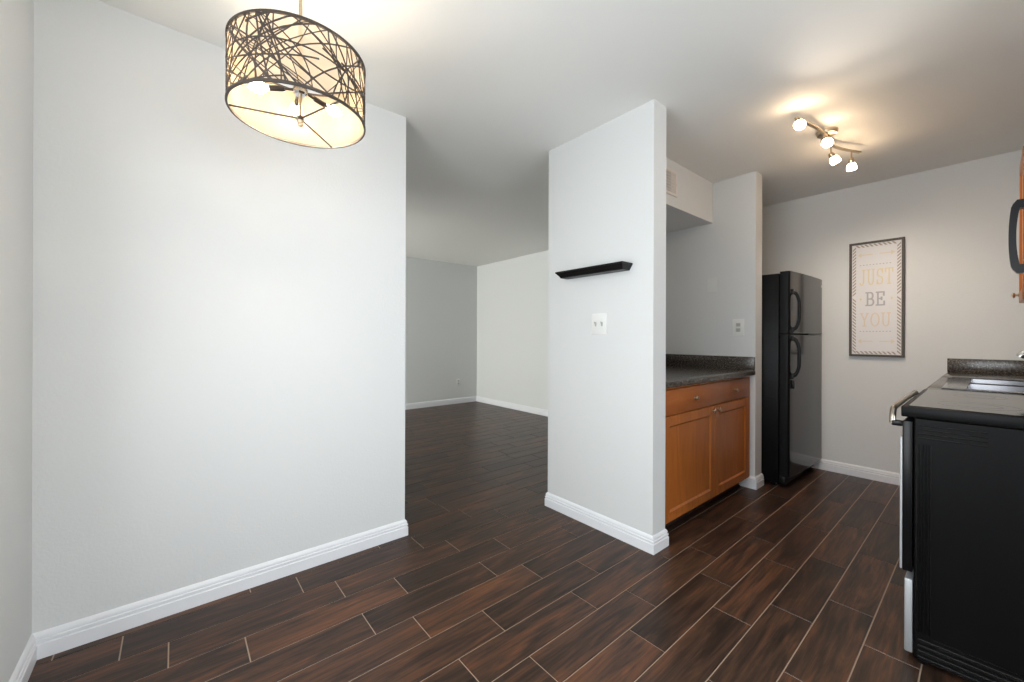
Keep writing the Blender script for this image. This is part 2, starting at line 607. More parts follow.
MB().box((x0, FY + .095, 0), (x1, FY + .11, .095)).build('toe_kick', M['toe'], cab)
dr = MB().box((2.118, FY, .716), (3.338, FY + .019, .858), .004).build('drawer', M['wood_h'], cab)
knob(dr, 2.47, FY, .787)
knob(dr, 3.078, FY, .787)
d1 = panel_door(cab, 'door', 2.118, 2.757, .100, .706, FY, -1, M['wood'], M['wood'])
knob(d1, 2.722, FY, .678)
d2 = panel_door(cab, 'door', 2.767, 3.338, .100, .706, FY, -1, M['wood'], M['wood'])
knob(d2, 2.798, FY, .678)

# counter with rounded front nosing, splash along the stub wall and the back
ct = thing('countertop', (2.75, 1.5, .873), 'dark speckled laminate countertop over the brown niche cabinet', 'countertop')
yf = 1.160
prof = [(0.032, .873), (0.006, .873), (0.001, .878), (0, .886), (0, .902), (.003, .909), (.009, .912), (.05, .912)]
poly = [(XB2 + .002, yf + a, z) for a, z in prof] + [(XB2 + .002, YN - .002, .912), (XB2 + .002, YN - .002, .873)]
MB().prism(poly, (XS1 - XB2 - .004, 0, 0)).build('worktop', M['counter'], ct)
mb = MB()
mb.box((XS1 - .022, yf + .002, .9125), (XS1 - .002, YN - .022, 1.013), .003)
mb.box((XB2 + .002, YN - .022, .9125), (XS1 - .002, YN - .002, 1.013), .003)
mb.build('backsplash', M['counter'], ct)

# ------------------------------------------------------------------ small wall things
sh = thing('wall_shelf', (XB, 1.548, 1.540), 'small black floating ledge shelf on the white partition wall', 'shelf')
mb = MB()
# crown section swept round three sides: outer plan shrinks downwards
levels = [(1.538, .068, .020), (1.543, .070, .018), (1.547, .073, .015), (1.552, .077, .0125), (1.557, .083, .009), (1.562, .089, .006), (1.567, .094, .003)]
ya_, yb_ = 1.294, 1.802
vs, fs = [], []
for z, p, ins in levels:
    vs += [(XB, ya_ + ins, z), (XB - p, ya_ + ins, z), (XB - p, yb_ - ins, z), (XB, yb_ - ins, z)]
for k in range(len(levels) - 1):
    for i in range(4):
        fs.append((4 * k + i, 4 * k + (i + 1) % 4, 4 * k + 4 + (i + 1) % 4, 4 * k + 4 + i))
fs += [(3, 2, 1, 0), tuple(4 * (len(levels) - 1) + i for i in range(4))]
mb._new(vs, fs)
mb.build('crown_molding', M['shelf'], sh)
MB().box((XB - .098, ya_, 1.567), (XB, yb_, 1.577), .0015, 1).build('ledge', M['shelf'], sh)

sw = thing('light_switch', (XB, 1.524, 1.173), 'white double toggle switch plate under the black shelf', 'light switch')
MB().box((XB - .006, 1.468, 1.176), (XB, 1.580, 1.304), .0025).build('plate', M['plate'], sw)
for y in (1.5475, 1.5005):
    t = MB()
    t.box((XB - .008, y - .0055, 1.226), (XB - .0055, y + .0055, 1.252))
    t.prism([(XB - .007, y - .004, 1.231), (XB - .018, y - .0035, 1.249), (XB - .0175, y - .0035, 1.254), (XB - .007, y - .004, 1.247)], (0, .008, 0))
    t.build('toggle', M['slot'], sw)
    for z in (1.205, 1.273):
        MB().cyl((XB - .0058, y, z), (XB - .0068, y, z), .003, seg=10).build('screw', M['plate'], sw)

bp = MB().box((XS1 - .006, 1.446, 1.538), (XS1, 1.524, 1.656), .0025)
for z in (1.567, 1.627):
    bp.cyl((XS1 - .0055, 1.485, z), (XS1 - .0066, 1.485, z), .003, seg=10)
tag(bp.build('blank_wall_plate', M['plate_grey']), 'blank plate painted like the wall, high above the niche counter', 'wall plate')


def outlet(name, origin, label, plane, c, z, n, w=.072, h=.118, face=None):
    o = thing(name, origin, label, 'outlet')
    P = (lambda d, a, zz: (plane + n * d, c + a, zz)) if name == 'power_outlet' and face == 'x' else (lambda d, a, zz: (c + a, plane + n * d, zz))
    MB().box(P(0, -w / 2, z - h / 2), P(.006, w / 2, z + h / 2), .002).build('plate', M['plate'], o)
    for dz in (.021, -.021):
        r = MB().box(P(.005, -.0165, z + dz - .0145), P(.0085, .0165, z + dz + .0145), .003).build('receptacle', M['slot'], o)
        s = MB()
        for a in (-.0065, .0065):
            s.box(P(.008, a - .0012, z + dz - .003), P(.0092, a + .0012, z + dz + .007))
        s.box(P(.008, -.0025, z + dz - .0105), P(.0092, .0025, z + dz - .0065))
        s.build('slot', M['slit'], r)
    return o


outlet('power_outlet', (XS1, 1.283, 1.18), 'white power outlet above the niche backsplash', XS1, 1.283, 1.242, -1, .084, .132, 'x')
outlet('power_outlet', (3.805, YC, .31), 'low white outlet on the far living room wall', YC, 3.805, .372, -1)

vt = thing('air_vent', (2.66, 1.485, 2.19), 'white louvred air vent on the soffit beside the partition', 'vent')
vx0, vx1, vz0, vz1 = 2.50, 2.815, 2.185, 2.372
yv = 1.485
mb = MB()
for lo, hi in (((vx0, vz0), (vx1, vz0 + .022)), ((vx0, vz1 - .022), (vx1, vz1)), ((vx0, vz0 + .022), (vx0 + .022, vz1 - .022)), ((vx1 - .022, vz0 + .022), (vx1, vz1 - .022))):
    mb.box((lo[0], yv - .009, lo[1]), (hi[0], yv, hi[1]), .002, 1)
mb.build('frame', M['white_metal'], vt)
MB().box((vx0 + .02, yv - .002, vz0 + .02), (vx1 - .02, yv - .0005, vz1 - .02)).build('duct_shade_sheet', M['dark'], vt)  # flat dark sheet, painted shade for the hollow behind the louvers
mb = MB()
n = 7
for i in range(n):
    z = vz0 + .030 + i * (vz1 - vz0 - .060) / (n - 1)
    mb.prism([(vx0 + .022, yv - .002, z + .008), (vx0 + .022, yv - .009, z - .001), (vx0 + .022, yv - .0095, z + .001), (vx0 + .022, yv - .003, z + .010)], (vx1 - vx0 - .044, 0, 0))
for i in range(17):
    x = vx0 + .034 + i * .0158
    w_ = .0012 if i < 12 else .0035
    mb.box((x - w_, yv - .0105, vz0 + .022), (x + w_, yv - .003, vz1 - .022))
mb.build('louver', M['white_metal'], vt)
MB().cyl((vx1 - .011, yv - .009, 2.272), (vx1 - .011, yv - .013, 2.272), .006, seg=12).build('lever', M['white_metal'], vt)

# ------------------------------------------------------------------ framed sign
py0, py1, pz0, pz1 = .434, .771, 1.010, 1.955
sg = thing('framed_sign', (XF, (py0 + py1) / 2, pz0), 'tall framed print reading JUST BE YOU on the kitchen end wall', 'wall sign')
fw, fd = .017, .028
mb = MB()
mb.box((XF - fd, py0, pz0), (XF - .001, py0 + fw, pz1), .0015, 1)
mb.box((XF - fd, py1 - fw, pz0), (XF - .001, py1, pz1), .0015, 1)
mb.box((XF - fd, py0 + fw, pz0), (XF - .001, py1 - fw, pz0 + fw), .0015, 1)
mb.box((XF - fd, py0 + fw, pz1 - fw), (XF - .001, py1 - fw, pz1), .0015, 1)
mb.build('frame', M['frame'], sg)
xp = XF - .016
MB().box((xp, py0 + fw, pz0 + fw), (XF - .002, py1 - fw, pz1 - fw)).build('print', M['print'], sg)
# striped border
iy0, iy1, iz0, iz1 = py0 + fw, py1 - fw, pz0 + fw, pz1 - fw
bw = .026
mb = MB()
e = .0008


def quad(mb, pts, d=e):
    mb.prism([(xp - d, y, z) for y, z in pts], (d, 0, 0))


ns = 34
hgt = (iz1 - iz0) / ns
for i in range(ns):
    z = iz0 + i * hgt
    zt = hgt * .5
    up = hgt * .9 if i < ns * .52 else -hgt * .9
    if not (i == 0 or i == ns - 1):
        quad(mb, [(iy0 + bw, z), (iy0 + bw, z + zt), (iy0 + .004, z + zt + up * -1), (iy0 + .004, z - up)])
        quad(mb, [(iy1 - .004, z), (iy1 - .004, z + zt), (iy1 - bw, z + zt - up), (iy1 - bw, z - up)])
nh = 11
wd = (iy1 - iy0) / nh
for i in range(1, nh - 1):
    y = iy0 + i * wd
    for z0_, z1_ in ((iz0 + .004, iz0 + bw), (iz1 - bw, iz1 - .004)):
        quad(mb, [(y, z0_), (y + wd * .5, z0_), (y + wd * 1.2, z1_), (y + wd * .7, z1_)])
mb.build('stripe_border', M['taupe'], sg)

# slab-serif letters from strokes; unit box 0..1 x 0..1
def arc(cx, cy, rx, ry, a0, a1, n=14):
    return [(cx + rx * math.cos(math.radians(a0 + (a1 - a0) * i / n)), cy + ry * math.sin(math.radians(a0 + (a1 - a0) * i / n))) for i in range(n + 1)]


GLY = {
    'J': [[(.70, 1), (.70, .28)] + arc(.42, .28, .28, .28, 0, -150), [(.48, 1), (.92, 1)]],
    'U': [[(.18, 1), (.18, .32)] + arc(.5, .32, .32, .32, 180, 360) + [(.82, 1)], [(.0, 1), (.36, 1)], [(.64, 1), (1, 1)]],
    'S': [arc(.5, .75, .34, .25, 20, 270) + arc(.5, .25, .36, .25, 90, -160), [(.84, 1), (.84, .74)], [(.14, 0), (.14, .28)]],
    'T': [[(.5, 1), (.5, 0)], [(.04, 1), (.96, 1)], [(.04, 1), (.04, .76)], [(.96, 1), (.96, .76)], [(.3, 0), (.7, 0)]],
    'B': [[(.2, 0), (.2, 1)], [(.02, 1), (.55, 1)] + arc(.55, .75, .27, .25, 90, -90) + [(.2, .5)], [(.2, .5), (.58, .5)] + arc(.58, .25, .32, .25, 90, -90) + [(.02, 0)]],
    'E': [[(.2, 0), (.2, 1)], [(.02, 1), (.88, 1), (.88, .74)], [(.02, 0), (.92, 0), (.92, .28)], [(.2, .5), (.62, .5)], [(.62, .4), (.62, .6)]],
    'Y': [[(.12, 1), (.5, .46), (.88, 1)], [(.5, .46), (.5, 0)], [(0, 1), (.3, 1)], [(.7, 1), (1, 1)], [(.3, 0), (.7, 0)]],
    'O': [arc(.5, .5, .45, .5, 0, 360, 28)],
}


def text(mb, s, yl, yr, z0, z1, wt, gap=.22):
    """yl = y of the left end as read (larger y), yr = right end."""
    n = len(s)
    w = (yl - yr) / (n + gap * (n - 1))
    k_ = 0
    for i, ch in enumerate(s):
        o = yl - i * w * (1 + gap)
        for st in GLY[ch]:
            pts = [(o - x * w, z0 + y * (z1 - z0)) for x, y in st]
            for (ya, za), (yb, zb) in zip(pts[:-1], pts[1:]):
                d = Vector((yb - ya, zb - za))
                if d.length < 1e-6:
                    continue
                d.normalize()
                q = Vector((-d.y, d.x)) * wt / 2
                x_ = d * wt * .35
                quad(mb, [(ya - x_.x + q.x, za - x_.y + q.y), (yb + x_.x + q.x, zb + x_.y + q.y), (yb + x_.x - q.x, zb + x_.y - q.y), (ya - x_.x - q.x, za - x_.y - q.y)], e + (k_ % 60) * 4e-5)
                k_ += 1


hh = pz1 - pz0
ZF = lambda t: pz1 - t * hh
YF = lambda t: py1 - t * (py1 - py0)
for word, l, r, t1, t0, wt, ink in (('JUST', .18, .80, .375, .245, .0085, 'ink_yellow'), ('BE', .315, .66, .555, .445, .011, 'ink_grey'), ('YOU', .21, .76, .735, .625, .0085, 'ink_peach')):
    mb = MB()
    text(mb, word, YF(l), YF(r), ZF(t1), ZF(t0), wt)
    mb.build('lettering', M[ink], sg, smooth=False)
for t in (.205, .785):       # dotted dividers
    mb = MB()
    for i in range(10):
        y = YF(.2 + .06 * i)
        quad(mb, [(y, ZF(t)), (y - .009, ZF(t)), (y - .009, ZF(t) + .006), (y, ZF(t) + .006)])
    mb.build('dotted_divider', M['ink_grey'], sg, smooth=False)
yc0 = (py0 + py1) / 2
for t0, t1 in ((.075, .15), (.835, .90)):   # faint ornament bands, arrows pointing outwards
    zc = ZF((t0 + t1) / 2)
    for sgn in (1, -1):
        mb = MB()
        yc = yc0
        quad(mb, [(yc + sgn * .02, zc - .004), (yc + sgn * .092, zc - .004), (yc + sgn * .092, zc + .004), (yc + sgn * .02, zc + .004)])
        quad(mb, [(yc + sgn * .09, zc - .02), (yc + sgn * .115, zc), (yc + sgn * .09, zc + .02)])
        mb.build('printed_arrow', M['ink_faint'], sg, smooth=False)
for sgn in (1, -1):
    yc, zc = yc0 + sgn * .095, ZF(.50)
    mb = MB()
    quad(mb, [(yc - .008, zc), (yc, zc - .012), (yc + .008, zc), (yc, zc + .012)])
    mb.build('printed_diamond', M['ink_yellow'], sg, smooth=False)

# ------------------------------------------------------------------ refrigerator
fx0, fx1 = 3.590, 4.384
fr = thing('refrigerator', ((fx0 + fx1) / 2, 1.4, 0), 'black top-freezer refrigerator standing past the stub wall', 'refrigerator')
MB().box((fx0, 1.058, .03), (fx1, 1.80, 1.662), .006).build('body', M['black_tex'], fr)
MB().box((fx0 + .01, 1.015, .022), (fx1 - .01, 1.07, .085), .004).build('base_grille', M['black_plastic'], fr)


def fridge_door(name, z0, z1):
    # gently bowed front with rounded vertical edges
    pts = [(fx0 + .002, 1.052), (fx0 + .002, 1.003)]
    for i in range(1, 7):
        t = i / 7 * PI / 2
        pts.append((fx0 + .002 + .022 * (1 - math.cos(t)), 1.003 - .016 * math.sin(t)))
    n = 14
    for i in range(n + 1):
        u = i / n
        x = fx0 + .026 + (fx1 - fx0 - .05) * u
        pts.append((x, .986 - .028 * u - .008 * math.sin(PI * u)))
    pts += [(fx1 - .004, .960), (fx1 - .002, .972), (fx1 - .002, 1.052)]
    mb = MB()
    mb.prism([(x, y, z0) for x, y in pts], (0, 0, z1 - z0))
    o = mb.build(name, [M['black_gloss'], M['black_tex']], fr)
    for p in o.data.polygons:
        if p.normal.x < -0.25:
            p.material_index = 1
    return o


dt = fridge_door('freezer_door', 1.196, 1.674)
db = fridge_door('fridge_door', .092, 1.184)


def bow_handle(parent, x, z0, z1, y):
    pts, rs = [], []
    n = 20
    for i in range(n + 1):
        u = i / n
        b = min(1, 1.12 * math.sin(PI * u) ** .45)
        pts.append((x + .004 * b, y + .004 - .043 * b, z0 + (z1 - z0) * u))
        rs.append(.0115 if .06 < u < .94 else .014)
    h = MB().tube(pts, rs, 12)
    for z in (z0, z1):
        h.box((x - .017, y - .006, z - .022), (x + .017, y + .010, z + .022), .005)
    h.build('handle', M['black_plastic'], parent)


bow_handle(dt, fx0 + .055, 1.222, 1.515, .978)
bow_handle(db, fx0 + .055, .865, 1.158, .978)
MB().box((fx0 + .045, .968, .770), (fx0 + .068, .984, .835), .004).build('handle_trim', M['black_plastic'], db)
MB().box((fx1 - .05, .952, 1.602), (fx1 - .028, .966, 1.622), .002).build('badge', M['steel_matt'], dt)
mb = MB()
mb.box((fx1 - .08, 1.0, 1.6745), (fx1 - .01, 1.09, 1.692), .006)
mb.build('hinge_cover', M['black_plastic'], fr)
for x in (fx0 + .04, fx1 - .04):
    for y in (1.10, 1.74):
        MB().cyl((x - .012, y, .016), (x + .012, y, .016), .016, seg=14).build('roller', M['black_plastic'], fr)

# ------------------------------------------------------------------ electric range
rx0, rx1 = 2.020, 2.780
ry0, ry1 = -.44, .176
rg = thing('electric_range', ((rx0 + rx1) / 2, -.13, 0), 'black electric range with smooth glass cooktop, seen from its side', 'stove')
mb = MB()
mb.box((rx0 + .004, ry0, .018), (rx1 - .004, ry1, .876), .004, 1)
mb.build('body', M['black'], rg)
# embossed ribs of the side panel
for sx, xx in ((-1, rx0 + .004), (1, rx1 - .004)):
    mb = MB()
    rib = lambda y0, z0, y1, z1: mb.box((xx - .0005 * sx, y0, z0), (xx + .0045 * sx, y1, z1), .002, 1)
    for i in range(4):
        rib(.004, .853 - i * .0145 - .0045, .168, .853 - i * .0145)
    for i in range(5):
        rib(.166 - i * .0085, .115, .170 - i * .0085, .785)
    for i in range(4):
        rib(-.42, .024 + i * .020, .165, .036 + i * .020)
    mb.box((xx - .0005 * sx, -.42, .108), (xx + .003 * sx, .125, .1105))
    mb.build('side_panel_ribbing', M['black_rib'], rg)
ck = MB().box((rx0 - .002, ry0 + .05, .876), (rx1 + .002, .209, .914), .004).build('cooktop', M['black'], rg)
MB().box((rx0 + .016, ry0 + .06, .9135), (rx1 - .014, .192, .9160), .001, 1).build('glass_top', M['black_glass'], ck)
for cx, cy, r in ((rx0 + .2, .03, .10), (rx0 + .2, -.24, .075), (rx1 - .2, .03, .075), (rx1 - .2, -.24, .10)):
    for rr in (r, r * .6):
        mb = MB()
        n = 40
        vs = []
        for i in range(n):
            t = 2 * PI * i / n
            vs += [(cx + rr * math.cos(t), cy + rr * math.sin(t), .9163), (cx + (rr - .003) * math.cos(t), cy + (rr - .003) * math.sin(t), .9163)]
        mb._new(vs, [(2 * i, 2 * i + 1, (2 * i + 3) % (2 * n), (2 * i + 2) % (2 * n)) for i in range(n)])
        mb.build('burner_ring', M['ring'], ck)
od = MB().box((rx0 + .006, ry1 + .003, .318), (rx1 - .006, .206, .860), .004).build('oven_door', M['black_plastic'], rg)
MB().box((rx0 + .006, .206, .322), (rx1 - .006, .2125, .800), .002, 1).build('door_skin', M['steel_matt'], od)
MB().box((rx0 + .13, .2125, .42), (rx1 - .13, .2145, .70)).build('door_window', M['black_glass'], od)
for x in (rx0 + .018, rx1 - .018):
    hb = MB().box((x - .012, .205, .838), (x + .012, .236, .858), .004)
    hb.build('handle_bracket', M['black_plastic'], od)
xm = (rx0 + rx1) / 2
pts = []
for i in range(0, 7):
    t = i / 6 * PI / 2
    pts.append((rx0 + .016 + .030 * (1 - math.cos(t)), .233, .846 + .054 * math.sin(t)))
pts += [(xm, .233, .902)]
pts += [(2 * xm - p[0], p[1], p[2]) for p in reversed(pts[:-1])]
MB().tube(pts, .0095, 14).build('handle', M['nickel_dark'], od)
MB().box((rx0 + .006, ry1 + .002, .030), (rx1 - .006, .200, .292), .004).build('storage_drawer', M['steel_matt'], rg)
MB().box((rx0 + .02, ry1 - .03, .0), (rx1 - .02, ry1 - .01, .03)).build('kick_plate', M['black'], rg)
cs = MB()
cs.prism([(rx0, ry0, .914), (rx0, ry0, 1.06), (rx0, ry0 + .03, 1.06), (rx0, ry0 + .055, .94), (rx0, ry0 + .055, .914)], (rx1 - rx0, 0, 0))
cso = cs.build('control_console', M['black'], rg)
for x in (rx0 + .09, rx0 + .19, rx1 - .19, rx1 - .09):
    MB().lathe((x, ry0 + .040, 1.0), (0, 1, .2), [(0, 0), (0, .020), (.012, .018), (.022, .016), (.024, 0)], 18).build('knob', M['steel'], cso)

# ------------------------------------------------------------------ sink run beyond the range
bx0, bx1 = 2.786, XF - .004
sc = thing('sink_cabinet', ((bx0 + bx1) / 2, -.13, 0), 'honey brown base cabinet under the sink beyond the range', 'cabinet')
mb = MB()
mb.box((bx0, YK + .004, .095), (bx0 + .018, .165, .872)); mb.box((bx1 - .018, YK + .004, .095), (bx1, .165, .872))
mb.box((bx0 + .018, YK + .004, .095), (bx1 - .018, YK + .02, .872)); mb.box((bx0 + .018, YK + .02, .095), (bx1 - .018, .165, .113))
mb.box((bx0 + .018, .147, .82), (bx1 - .018, .165, .872))
mb.build('carcass', M['wood'], sc)
MB().box((bx0, .075, 0), (bx1, .09, .095)).build('toe_kick', M['toe'], sc)
w3 = (bx1 - bx0 - .03) / 3
for i in range(3):
    a = bx0 + .006 + i * (w3 + .01)
    d_ = panel_door(sc, 'door', a, a + w3, .105, .815, .185, 1, M['wood'], M['wood'])
    knob(d_, a + (w3 - .03 if i != 1 else .03), .185, .78, (0, 1, 0))

cx0, cx1, cyf = 2.786, XF - .002, .207
sx0, sx1, sy0, sy1 = 2.90, 3.755, -.395, .135     # sink cut-out
kc = thing('countertop', (3.55, -.13, .873), 'dark laminate countertop holding the steel sink', 'countertop')
mb = MB()
mb.box((cx0, YK + .002, .873), (sx0, cyf, .912), .004)
mb.box((sx1, YK + .002, .873), (cx1, cyf, .912), .004)
mb.box((sx0, sy1, .873), (sx1, cyf, .912), .004)
mb.box((sx0, YK + .002, .873), (sx1, sy0, .912), .004)
mb.build('worktop', M['counter'], kc)
mb = MB()
mb.box((cx1 - .020, YK + .022, .9125), (cx1, cyf, 1.013), .003)
mb.box((cx0, YK + .002, .9125), (cx1, YK + .022, 1.013), .003)
mb.build('backsplash', M['counter'], kc)

sk = thing('kitchen_sink', ((sx0 + sx1) / 2, -.13, .72), 'stainless steel double bowl sink set into the dark counter', 'sink')
rim = MB()
o_ = .022
z1_ = .9175
xm_ = (sx0 + sx1) / 2
for lo, hi in (((sx0 - o_, sy0 - .02), (sx0 + .022, sy1 + o_)), ((sx1 - .022, sy0 - .02), (sx1 + o_, sy1 + o_)),
               ((sx0 + .022, sy1 - .062), (sx1 - .022, sy1 + o_)), ((sx0 + .022, sy0 - .02), (sx1 - .022, sy0 + .07)), ((xm_ - .018, sy0 + .07), (xm_ + .018, sy1 - .062))):
    rim.box((lo[0], lo[1], .9122), (hi[0], hi[1], z1_), .002, 1)
rim.build('rim', M['sink'], sk)
for a, b in ((sx0 + .020, xm_ - .016), (xm_ + .016, sx1 - .020)):
    bm_ = MB()
    y0, y1 = sy0 + .068, sy1 - .060
    lv = [(.915, 0), (.80, .008), (.745, .022), (.732, .05)]
    vs, fs = [], []
    for z, ins in lv:
        vs += [(a + ins, y0 + ins, z), (b - ins, y0 + ins, z), (b - ins, y1 - ins, z), (a + ins, y1 - ins, z)]
    for k in range(3):
        for i in range(4):
            fs.append((4 * k + i, 4 * k + (i + 1) % 4, 4 * k + 4 + (i + 1) % 4, 4 * k + 4 + i))
    fs.append((12, 13, 14, 15))
    bm_._new(vs, fs)
    bo = bm_.build('bowl', M['sink'], sk)
    MB().lathe(((a + b) / 2, (y0 + y1) / 2, .7325), (0, 0, 1), [(0, .045), (.003, .043), (.003, .03), (.001, .012), (.001, 0)], 20).build('drain', M['chrome'], bo)

fc = thing('faucet', (xm_, sy0 + .025, z1_), 'chrome gooseneck kitchen faucet whose spout tip shows above the sink', 'faucet')
MB().lathe((xm_, sy0 + .025, z1_), (0, 0, 1), [(0, .028), (.008, .026), (.014, .018), (.05, .017), (.055, .012)], 20).build('base', M['chrome'], fc)
q0, q1, q2, q3 = Vector((xm_, sy0 + .025, 1.03)), Vector((xm_, sy0 + .025, 1.24)), Vector((xm_, sy0 + .165, 1.24)), Vector((xm_, sy0 + .285, 1.085))
pts = [(xm_, sy0 + .025, z1_ + .05)] + [q0 * (1 - t) ** 3 + q1 * 3 * t * (1 - t) ** 2 + q2 * 3 * t * t * (1 - t) + q3 * t ** 3 for t in [i / 16 for i in range(17)]]
MB().tube(pts, .011, 14).build('spout', M['chrome'], fc)
MB().lathe(q3 - Vector((0, .006, -.008)), (0, .61, -.79), [(0, .0125), (.012, .0165), (.034, .0165), (.035, .012), (.032, 0)], 18).build('spray_head', M['chrome'], fc)
MB().tube([(xm_ + .012, sy0 + .025, z1_ + .04), (xm_ + .05, sy0 + .025, z1_ + .055), (xm_ + .09, sy0 + .03, z1_ + .075)], [.008, .007, .006], 10).build('lever', M['chrome'], fc)

# ------------------------------------------------------------------ upper cabinet and microwave
uc = thing('wall_cabinet', (3.40, YK, 1.352), 'honey brown wall cabinet above the sink at the picture edge', 'cabinet')
ux0, ux1 = 3.200, 3.600
uz0, uz1 = 1.352, 2.116
yd = -.100
MB().box((ux0, YK + .001, uz0), (ux1, yd - .020, uz1), .002, 1).build('carcass', M['wood'], uc)
b_ = panel_door(uc, 'door', ux0 + .004, ux1 - .004, uz0 + .004, uz1 - .004, yd, 1, M['wood'], M['wood'])
knob(b_, ux1 - .035, yd, 1.400, (0, 1, 0))

mw = thing('microwave_oven', (2.4, YK, 1.36), 'black over-range microwave with a bowed handle at the picture edge', 'microwave')
mz0, mz1, my = 1.345, 1.765, -.135
MB().box((rx0, YK + .001, mz0), (rx1, my, mz1), .004).build('body', M['black'], mw)
md = MB().box((rx0 + .20, my + .001, mz0 + .012), (rx1 - .004, my + .028, mz1 - .05), .004).build('door', M['black_plastic'], mw)
MB().box((rx0 + .27, my + .028, mz0 + .06), (rx1 - .06, my + .0295, mz1 - .10)).build('door_window', M['black_glass'], md)
MB().box((rx0 + .004, my + .001, mz0 + .012), (rx0 + .196, my + .026, mz1 - .05), .004).build('control_panel', M['black_gloss'], mw)
mb = MB()
for i in range(4):
    mb.box((rx0 + .02, my + .001, mz1 - .042 + i * .010), (rx1 - .02, my + .006, mz1 - .037 + i * .010))
mb.build('vent_grille', M['black_plastic'], mw)
# D-shaped handle: flat-sided bar bowed away from the door
hx = rx0 + .225
outer, inner = [], []
hz0, hz1 = 1.386, 1.640
n = 20
yo = my + .026
for i in range(n + 1):
    c = -1 + 2 * i / n
    outer.append((-.0475 + .0085 * (1 - abs(c) ** 2.2) - .010 * max(0, abs(c) - .86) / .14, hz0 + (hz1 - hz0) * (c + 1) / 2))
    inner.append((-.0635 + .0075 * (1 - abs(c) ** 2.2), hz0 + .030 + (hz1 - hz0 - .060) * (c + 1) / 2))
mb = MB()
poly = outer + [(yo, hz1), (yo, hz1 - .030)] + list(reversed(inner)) + [(yo, hz0 + .030), (yo, hz0)]
mb.prism([(hx - .013, y, z) for y, z in poly], (.026, 0, 0))
mb.build('handle', M['black_plastic'], md)

# ------------------------------------------------------------------ drum pendant
PX, PY, PZ0, PZ1, PR = .314, 1.461, 1.870, 2.071, .200
pd = thing('drum_pendant', (PX, PY, H), 'drum pendant lamp with dark crisscross web over a glowing cream shade', 'pendant lamp')
MB().lathe((PX, PY, H), (0, 0, -1), [(0, 0), (0, .06), (.012, .058), (.022, .04), (.026, .012), (.03, 0)], 28).build('ceiling_canopy', M['nickel'], pd)
MB().cyl((PX, PY, H - .025), (PX, PY, PZ0 - .006), .0055, seg=12).build('rod', M['nickel'], pd)


def cyl_pt(u, z, r):
    t = u / PR
    return (PX + r * math.cos(t), PY + r * math.sin(t), z)


seg = 96
sh_ = MB()
vs, fs = [], []
for r in (PR - .0035, PR - .0025):
    for z in (PZ0 + .002, PZ1 - .002):
        for i in range(seg):
            vs.append(cyl_pt(i / seg * 2 * PI * PR, z, r))
for i in range(seg):
    j = (i + 1) % seg
    fs += [(i, j, seg + j, seg + i)]
vs = vs[:2 * seg]
sh_._new(vs, fs)
shade = sh_.build('shade_liner', M['liner'], pd)
web = MB()


def strip(pts, w, r0, r1):
    vs = []
    n = len(pts)
    for i in range(n):
        a, b = pts[max(i - 1, 0)], pts[min(i + 1, n - 1)]
        d = Vector((b[0] - a[0], b[1] - a[1])).normalized()
        q = Vector((-d.y, d.x)) * w / 2
        u, z = pts[i]
        for s in (1, -1):
            zz = min(max(z + s * q.y, PZ0), PZ1)
            for r in (r0, r1):
                vs.append(cyl_pt(u + s * q.x, zz, r))
    fs = []
    for i in range(n - 1):
        k = 4 * i
        fs += [(k, k + 4, k + 5, k + 1), (k + 2, k + 3, k + 7, k + 6), (k + 1, k + 5, k + 7, k + 3), (k, k + 2, k + 6, k + 4)]
    web._new(vs, fs)


CIR = 2 * PI * PR
hP = PZ1 - PZ0
rnd = random.Random(5)
N = 126
for i in range(N):
    u0 = CIR * i / N + rnd.uniform(-.012, .012)
    du = rnd.choice([-1, 1]) * rnd.choice([rnd.uniform(.02, .10), rnd.uniform(.06, .18), rnd.uniform(.14, .34)])
    bow = rnd.uniform(-.05, .05)
    w = rnd.choice([.0026, .0032, .0038, .0046])
    pts = []
    for k in range(15):
        t = k / 14
        pts.append((u0 + du * t + bow * math.sin(PI * t), PZ0 + hP * t))
    strip(pts, w, PR - .0008, PR + .0006)
for i in range(12):           # long shallow sweeping bands
    u0 = CIR * i / 12 + rnd.uniform(-.04, .04)
    L = rnd.uniform(.35, .6)
    za, zb_ = PZ0 + hP * rnd.uniform(.02, .98), PZ0 + hP * rnd.uniform(.02, .98)
    bow = rnd.uniform(-.07, .07)
    w = rnd.choice([.0040, .0050, .0060])
    pts = []
    for k in range(25):
        t = k / 24
        z = za + (zb_ - za) * t + bow * math.sin(PI * t)
        pts.append((u0 + L * t, min(max(z, PZ0 + .004), PZ1 - .004)))
    strip(pts, w, PR - .0004, PR + .0012)
for z in (PZ0 + .004, PZ1 - .004):
    strip([(CIR * k / 96, z) for k in range(97)], .008, PR - .004, PR + .0018)
web.build('web', M['bronze'], shade)

